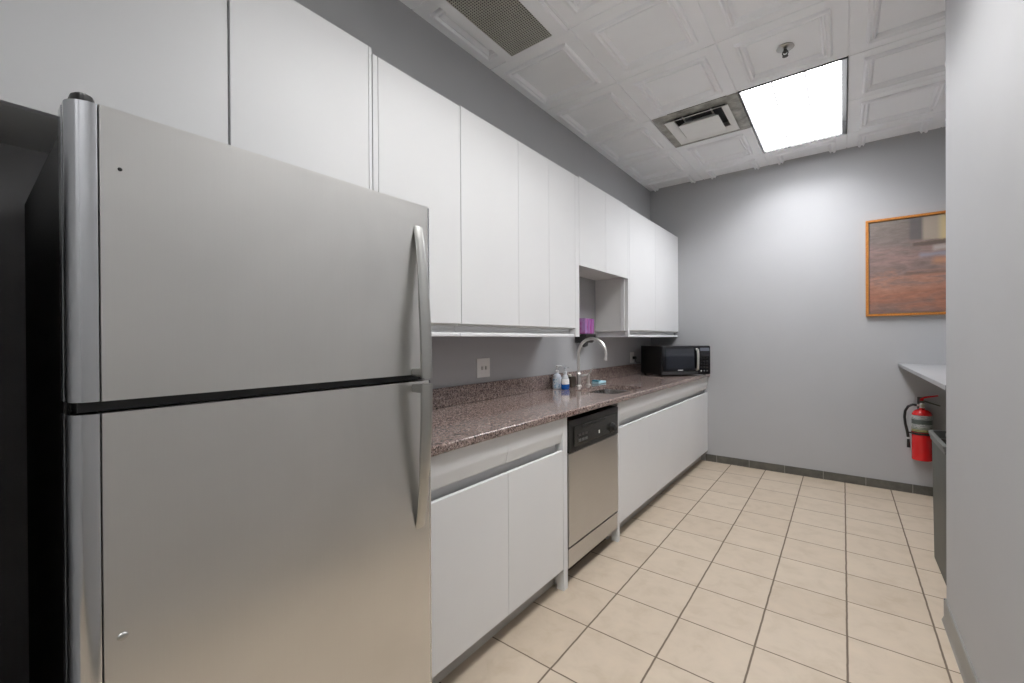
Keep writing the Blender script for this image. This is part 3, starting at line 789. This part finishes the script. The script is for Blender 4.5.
for k in range(3):
    part('button', B(xq, xq + 0.004, y0 + 0.085 + k * 0.036, y0 + 0.113 + k * 0.036, 0.742, 0.757, bev=0.0015), plain('grey_key%d' % k, (0.10, 0.10, 0.095), 0.4), cp, 'grey cycle button')
    part('button', B(xq, xq + 0.004, y0 + 0.085 + k * 0.036, y0 + 0.113 + k * 0.036, 0.772, 0.784, bev=0.0015), plain('dark_key%d' % k, (0.04, 0.035, 0.035), 0.4), cp)
part('indicator', B(xq, xq + 0.002, y0 + 0.326, y0 + 0.337, 0.748, 0.766), plain('white_mark', (0.75, 0.75, 0.72), 0.4), cp, 'small white mark')
bm = new_bm()
add_tube(bm, [(xq, y0 + 0.505, 0.752), (xq + 0.008, y0 + 0.505, 0.752), (xq + 0.010, y0 + 0.505, 0.752), (xq + 0.026, y0 + 0.505, 0.752)], [0.031, 0.030, 0.022, 0.020], 26)
part('dial', bm, M['black'], cp)
part('access_panel', B(XB - 0.029, XB + 0.002, y0, y1, 0.096, 0.196, bev=0.003), M['steel_dw'], t, 'stainless lower panel')
part('toe_plate', B(XB - 0.10, XB - 0.085, y0, y1, 0.002, 0.094), M['black'], t)
for yy in (y0 + 0.03, y1 - 0.03):
    bm = new_bm(); add_lathe(bm, WL + 0.5, yy, [(0, 0), (0.015, 0), (0.015, 0.006), (0.005, 0.007), (0.005, 0.091), (0, 0.091)], 12)
    part('foot', bm, M['black'], t)

# ------------------------------------------------------------------ refrigerator
FXF = -0.950; FY0, FY1 = 0.1035, 0.848
t = thing('refrigerator', 'large stainless steel top-freezer refrigerator at the left foreground', 'refrigerator', (-1.3, (FY0 + FY1) / 2, 0))
part('cabinet_body', B(-1.69, -1.052, FY0 + 0.004, FY1 - 0.004, 0.03, 1.655, bev=0.006), M['darkbody'], t, 'black textured side and top')
part('base_grille', B(-1.05, -0.985, FY0 + 0.02, FY1 - 0.02, 0.03, 0.10, bev=0.004), M['black'], t)
for xx in (-1.63, -1.10):
    for yy in (FY0 + 0.06, FY1 - 0.06):
        bm = new_bm(); add_lathe(bm, xx, yy, [(0, 0), (0.022, 0), (0.022, 0.012), (0.010, 0.014), (0.010, 0.032), (0, 0.032)], 14)
        part('foot', bm, M['black'], t)
part('gasket', B(-1.0515, -1.032, FY0 + 0.010, FY1 - 0.010, 0.105, 1.645), M['gap'], t)
part('divider_rail', B(-1.0315, -0.972, FY0 + 0.012, FY1 - 0.012, 1.176, 1.1925), M['gap'], t, 'black gap between the doors')

def fridge_door(name, z0, z1, label):
    # flat face sheet with soft rounded vertical edges; the hinge side carries a separate polished edge trim
    ya, yb = 0.1405, FY1 - 0.012
    d = part(name, add_prism(new_bm(), [(FXF - 0.080, ya), (FXF - 0.004, ya), (FXF - 0.0008, ya + 0.0012), (FXF, ya + 0.005), (FXF + 0.0006, (ya + yb) / 2),
         (FXF, yb - 0.006), (FXF - 0.003, yb - 0.001), (FXF - 0.008, yb), (FXF - 0.080, yb)], 'z', z0, z1), M['steel'], t, label)
    # left edge trim: quarter-round, groove, rounded shoulder
    prof = []
    prof += [(FXF - 0.080, ya - 0.0008), (FXF - 0.080, FY0), (FXF - 0.052, FY0)]
    prof += [(FXF - 0.050, FY0 + 0.0015), (FXF - 0.047, FY0 + 0.0015), (FXF - 0.045, FY0 + 0.0005)]
    for k in range(0, 13):
        a = math.radians(90 * k / 12)
        prof.append((FXF - 0.032 + 0.030 * math.sin(a), FY0 + 0.0325 - 0.032 * math.cos(a)))
    prof += [(FXF - 0.003, ya - 0.0012), (FXF - 0.006, ya - 0.0008)]
    part('edge_trim', add_prism(new_bm(), prof, 'z', z0, z1), M['trim'], d, 'polished rounded edge strip')
    prof = [(FXF - 0.080, yb + 0.0008), (FXF - 0.009, yb + 0.0008)]
    for k in range(0, 9):
        a = math.radians(90 * k / 8)
        prof.append((FXF - 0.014 + 0.008 * math.cos(a), FY1 - 0.008 + 0.008 * math.sin(a)))
    prof += [(FXF - 0.080, FY1)]
    part('edge_trim', add_prism(new_bm(), prof, 'z', z0, z1), M['trim'], d)
    return d
fd = fridge_door('freezer_door', 1.194, 1.675, 'stainless upper freezer door')
rd = fridge_door('fresh_food_door', 0.112, 1.174, 'stainless lower door')

def bow_handle(zs, ze, door, label):
    """zs: flat tip on the door; ze: free end standing proud at the split"""
    yc0, yc1 = 0.799, 0.7815
    n = 22; bm = new_bm(); rings = []
    for k in range(n + 1):
        s = k / n
        z = zs + (ze - zs) * s
        off = 0.004 + 0.056 * math.sin(s * PI / 2) ** 0.85          # distance of the outer face from the door
        w = 0.0165 + 0.0015 * s                                     # half width
        th = 0.004 + 0.013 * min(1, s * 2.0)
        yc = yc0 + (yc1 - yc0) * math.sin(s * PI / 2)
        xo = FXF + off; xi = FXF + max(0.0006, off - th)
        r = []
        m_ = 8
        for q in range(m_ + 1):                                     # convex outer face
            a = -1 + 2 * q / m_
            r.append(bm.verts.new((xo - 0.004 * a * a - (0.002 if abs(a) > .99 else 0), yc + a * w, z)))
        r.append(bm.verts.new((xi, yc + w * 0.86, z))); r.append(bm.verts.new((xi, yc - w * 0.86, z)))
        rings.append(r)
    for a, b in zip(rings, rings[1:]):
        m2 = len(a)
        for k in range(m2): bm.faces.new((a[k], a[(k + 1) % m2], b[(k + 1) % m2], b[k]))
    bm.faces.new(rings[0][::-1]); bm.faces.new(rings[-1])
    bmesh.ops.recalc_face_normals(bm, faces=list(bm.faces))
    h = part('handle', bm, M['handle'], door, label)
    sgn = 1 if ze > zs else -1
    part('mount', B(FXF + 0.0008, FXF + 0.046, yc1 - 0.012, yc1 + 0.012, min(ze - sgn * 0.004, ze - sgn * 0.026), max(ze - sgn * 0.004, ze - sgn * 0.026), bev=0.003), M['handle'], h)
bow_handle(1.612, 1.187, fd, 'bowed satin handle curving out towards the door split')
bow_handle(0.760, 1.172, rd, 'bowed satin handle curving in towards its lower tip')
bm = new_bm(); add_ball(bm, (FXF + 0.0006, 0.166, 1.577), 0.0032, (0.5, 1, 1), 10)
part('screw_hole', bm, M['gap'], fd, 'tiny dark screw hole')
bm = new_bm(); add_ball(bm, (FXF + 0.0008, 0.164, 0.800), 0.0065, (0.5, 1.2, 1), 14)
part('plug_button', bm, M['handle'], rd, 'small round plug button')
bm = new_bm()
add_prism(bm, [(-1.06, 0.112), (-0.985, 0.112), (-0.972, 0.118), (-0.966, 0.126), (-0.975, 0.138), (-1.0, 0.146), (-1.06, 0.148)], 'z', 1.677, 1.694, bev=0.004)
part('hinge_cap', bm, M['black'], t)

# ------------------------------------------------------------------ painting
px0, px1, pz0, pz1 = 0.157, 1.05, 1.474, 2.300
t = thing('framed_painting', 'abstract brown and rust painting in an orange wood frame on the back wall', 'painting', (px0, WB - 0.03, pz0))
bm = new_bm(); fw = 0.020; yA, yB = WB - 0.034, WB - 0.0005
add_prism(bm, [(px0, pz0), (px1, pz0), (px1 - fw, pz0 + fw), (px0 + fw, pz0 + fw)], 'y', yA, yB, bev=0.0015)
add_prism(bm, [(px0, pz1), (px1, pz1), (px1 - fw, pz1 - fw), (px0 + fw, pz1 - fw)], 'y', yA, yB, bev=0.0015)
add_prism(bm, [(px0, pz0), (px0 + fw, pz0 + fw), (px0 + fw, pz1 - fw), (px0, pz1)], 'y', yA, yB, bev=0.0015)
add_prism(bm, [(px1, pz0), (px1 - fw, pz0 + fw), (px1 - fw, pz1 - fw), (px1, pz1)], 'y', yA, yB, bev=0.0015)
part('frame', bm, M['wood'], t)
part('canvas', B(px0 + fw + 0.0035, px1 - fw - 0.0035, WB - 0.024, WB - 0.006, pz0 + fw + 0.0035, pz1 - fw - 0.0035), M['canvas'], t)

# ------------------------------------------------------------------ ledge, bin, extinguisher
single('wall_ledge', B(WR - 0.002, REC - 0.001, WR_END + 0.012, WB - 0.001, 1.048, 1.072, bev=0.003), M['shelf'],
       'pale grey ledge counter running out from the back wall above the red fire extinguisher', 'counter', (0.7, 3.8, 1.048))

t = thing('waste_bin', 'tall slim dark grey waste bin under the ledge, beside the right wall', 'waste bin', (0.53, 3.26, 0))
def rect_ring(bm, x0, x1, y0, y1, z, r): return [bm.verts.new((p[0], p[1], z)) for p in rounded(x0, x1, y0, y1, r, 4)]
def loft(bm, rings, cap=True):
    for a, b in zip(rings, rings[1:]):
        n = len(a)
        for k in range(n): bm.faces.new((a[k], a[(k + 1) % n], b[(k + 1) % n], b[k]))
    if cap: bm.faces.new(rings[0][::-1]); bm.faces.new(rings[-1])
    bmesh.ops.recalc_face_normals(bm, faces=list(bm.faces))
bm = new_bm()
bx0, bx1, by0, by1 = 0.408, 0.672, 3.00, 3.495
loft(bm, [rect_ring(bm, bx0 + 0.014, bx1 - 0.014, by0 + 0.022, by1 - 0.022, 0.0005, 0.03), rect_ring(bm, bx0 + 0.008, bx1 - 0.008, by0 + 0.012, by1 - 0.012, 0.02, 0.035),
          rect_ring(bm, bx0, bx1, by0, by1, 0.70, 0.035), rect_ring(bm, bx0 + 0.004, bx1 - 0.004, by0 + 0.004, by1 - 0.004, 0.70, 0.033),
          rect_ring(bm, bx0 + 0.012, bx1 - 0.012, by0 + 0.016, by1 - 0.016, 0.02, 0.03)])
part('body', bm, M['bin'], t)
bm = new_bm()
rr = []
for d, z in ((0.001, 0.702), (-0.006, 0.702), (-0.006, 0.716), (-0.009, 0.718), (-0.009, 0.728), (-0.013, 0.730), (-0.013, 0.744), (-0.009, 0.747), (0.004, 0.747), (0.004, 0.702)):
    rr.append(rect_ring(bm, bx0 + d, bx1 - d, by0 + d, by1 - d, z, 0.035))
loft(bm, rr, False)
part('rim', bm, plain('grey_bin_rim', (0.11, 0.112, 0.105), 0.4), t, 'ribbed lighter grey rim')
bm = new_bm(); add_box(bm, bx0 + 0.06, bx1 - 0.06, by1 - 0.03, by1 + 0.012, 0.715, 0.735, bev=0.004)
part('hand_grip', bm, M['bin'], t)

exx, exy, er = 0.503, WB - 0.085, 0.062
t = thing('fire_extinguisher', 'red fire extinguisher with black hose hung on the back wall under the ledge', 'fire extinguisher', (exx, exy, 0.30))
bm = new_bm()
prof = [(0, 0.302), (er - 0.008, 0.300), (er - 0.001, 0.304), (er, 0.315), (er, 0.660)]
for k in range(1, 9):
    a = math.radians(90 * k / 8); prof.append((0.018 + (er - 0.018) * math.cos(a), 0.660 + 0.048 * math.sin(a)))
prof += [(0.018, 0.722), (0, 0.722)]
add_lathe(bm, exx, exy, prof, 36)
part('cylinder', bm, M['red'], t, 'red steel cylinder')
# printed sleeve
m, tt, bb = nt('extinguisher_label')
tc = tt.nodes.new('ShaderNodeTexCoord'); sxyz = tt.nodes.new('ShaderNodeSeparateXYZ'); tt.links.new(tc.outputs['Object'], sxyz.inputs[0])
zrel = sxyz.outputs[2]
lines = mathn(tt, 'GREATER_THAN', mathn(tt, 'FRACT', mathn(tt, 'MULTIPLY', zrel, 85)), 0.55)
nn = mathn(tt, 'GREATER_THAN', noise(tt, coords(tt, (60, 60, 170)), 1.0, 3), 0.47)
ink = mathn(tt, 'MULTIPLY', lines, nn)
base = ramp(tt, mathn(tt, 'MULTIPLY', mathn(tt, 'SUBTRACT', zrel, 0.22), 1 / 0.15), [(0.0, (0.03, 0.03, 0.02)), (0.10, (0.35, 0.33, 0.10)), (0.20, (0.30, 0.32, 0.28)), (0.34, (0.42, 0.43, 0.42)), (0.50, (0.08, 0.10, 0.09)), (0.74, (0.42, 0.43, 0.42)), (0.97, (0.42, 0.43, 0.42))], 'CONSTANT')
mx = node(tt, 'ShaderNodeMix', data_type='RGBA'); tt.links.new(mathn(tt, 'MULTIPLY', ink, 0.75), mx.inputs[0]); tt.links.new(base, mx.inputs[6]); mx.inputs[7].default_value = (0.05, 0.05, 0.05, 1)
tt.links.new(mx.outputs[2], bb.inputs['Base Color']); bb.inputs['Roughness'].default_value = 0.3
bm = new_bm(); add_lathe(bm, exx, exy, [(er + 0.0005, 0.528), (er + 0.0012, 0.529), (er + 0.0012, 0.664), (er + 0.0003, 0.665)], 36)
part('instruction_label', bm, m, t, 'silver and black instruction label')
bm = new_bm(); add_lathe(bm, exx, exy, [(er + 0.0005, 0.508), (er + 0.003, 0.508), (er + 0.003, 0.524), (er + 0.0005, 0.524)], 36)
add_box(bm, exx - 0.015, exx + 0.015, exy + er, WB - 0.001, 0.508, 0.524)
add_box(bm, exx - er - 0.028, exx - er + 0.002, exy - 0.008, exy + 0.008, 0.510, 0.520, bev=0.002)
part('strap_bracket', bm, M['black'], t)
bm = new_bm(); add_box(bm, exx - 0.02, exx + 0.02, WB - 0.0055, WB - 0.0005, 0.40, 0.80, bev=0.002)
add_box(bm, exx - 0.008, exx + 0.008, exy + 0.01, WB - 0.006, 0.726, 0.732)
part('wall_bracket', bm, M['darkmetal'], t)
bm = new_bm(); add_lathe(bm, exx, exy, [(0, 0.7225), (0.016, 0.7225), (0.016, 0.752), (0.011, 0.760), (0, 0.760)], 18)
add_tube(bm, [(exx - 0.035, exy, 0.742), (exx - 0.012, exy, 0.742)], 0.009, 12)
v = part('valve', bm, M['nickel'], t)
bm = new_bm(); add_tube(bm, [(exx + 0.004, exy - 0.014, 0.742), (exx + 0.004, exy - 0.034, 0.742)], 0.014, 16)
part('gauge', bm, plain('gauge_face', (0.35, 0.34, 0.25), 0.3), v)
bm = new_bm()
add_prism(bm, [(exx - 0.012, 0.762), (exx + 0.02, 0.768), (exx + 0.105, 0.742), (exx + 0.108, 0.750), (exx + 0.02, 0.782), (exx - 0.012, 0.780)], 'y', exy - 0.009, exy + 0.009, bev=0.001)
part('carry_handle', bm, plain('dark_green_grey_metal', (0.06, 0.07, 0.05), 0.4), v)
bm = new_bm()
add_prism(bm, [(exx - 0.010, 0.786), (exx + 0.02, 0.802), (exx + 0.095, 0.822), (exx + 0.093, 0.832), (exx + 0.016, 0.814), (exx - 0.012, 0.796)], 'y', exy - 0.009, exy + 0.009, bev=0.001)
add_box(bm, exx - 0.012, exx + 0.008, exy - 0.006, exy + 0.006, 0.775, 0.795)
part('squeeze_lever', bm, M['red'], v, 'red squeeze lever')
bm = new_bm(); hp = [(exx - 0.030, exy, 0.742), (exx - 0.055, exy, 0.744), (exx - 0.082, exy - 0.004, 0.728), (exx - 0.100, exy - 0.008, 0.690), (exx - 0.105, exy - 0.010, 0.640), (exx - 0.100, exy - 0.010, 0.585), (exx - 0.090, exy - 0.006, 0.535), (exx - 0.084, exy, 0.500), (exx - 0.082, exy, 0.475)]
add_tube(bm, hp, 0.0095, 12)
hs = part('hose', bm, M['black'], t)
bm = new_bm(); add_tube(bm, [(exx - 0.082, exy, 0.476), (exx - 0.081, exy, 0.462)], 0.0105, 12); part('hose_collar', bm, plain('white_collar', (0.6, 0.6, 0.58), 0.4), hs, 'white collar')
bm = new_bm(); add_tube(bm, [(exx - 0.081, exy, 0.461), (exx - 0.080, exy, 0.420), (exx - 0.079, exy, 0.392)], [0.0085, 0.0105, 0.012], 12); part('nozzle', bm, M['black'], hs)

# ------------------------------------------------------------------ camera
yaw, pit, roll, f = 0.658209118, -0.00381059934, -0.00581421580, 428.02
F = Vector((-math.sin(yaw) * math.cos(pit), math.cos(yaw) * math.cos(pit), math.sin(pit)))
R = Vector((math.cos(yaw), math.sin(yaw), 0)); U = R.cross(F)
R2 = math.cos(roll) * R + math.sin(roll) * U; U2 = -math.sin(roll) * R + math.cos(roll) * U
cam = bpy.data.cameras.new('camera'); co = bpy.data.objects.new('camera', cam); COL.objects.link(co)
mat = Matrix((R2, U2, -F)).transposed().to_4x4(); mat.translation = Vector((0, 0, CAM_H))
co.matrix_world = mat
cam.sensor_width = 36; cam.lens = f / 1024 * 36; cam.clip_start = 0.02
S.camera = co

# ------------------------------------------------------------------ world and view
w = bpy.data.worlds.new('world'); S.world = w; w.use_nodes = True
w.node_tree.nodes['Background'].inputs[0].default_value = (0.5, 0.52, 0.55, 1)
w.node_tree.nodes['Background'].inputs[1].default_value = 0.2
S.view_settings.view_transform = 'Standard'; S.view_settings.look = 'None'
S.view_settings.gamma = 1; S.view_settings.use_curve_mapping = False
S.view_settings.exposure = 0.28
S.cycles.use_denoising = True
S.cycles.max_bounces = 10; S.cycles.diffuse_bounces = 6
for o in list(COL.objects):
    if '_o' in o: del o['_o']
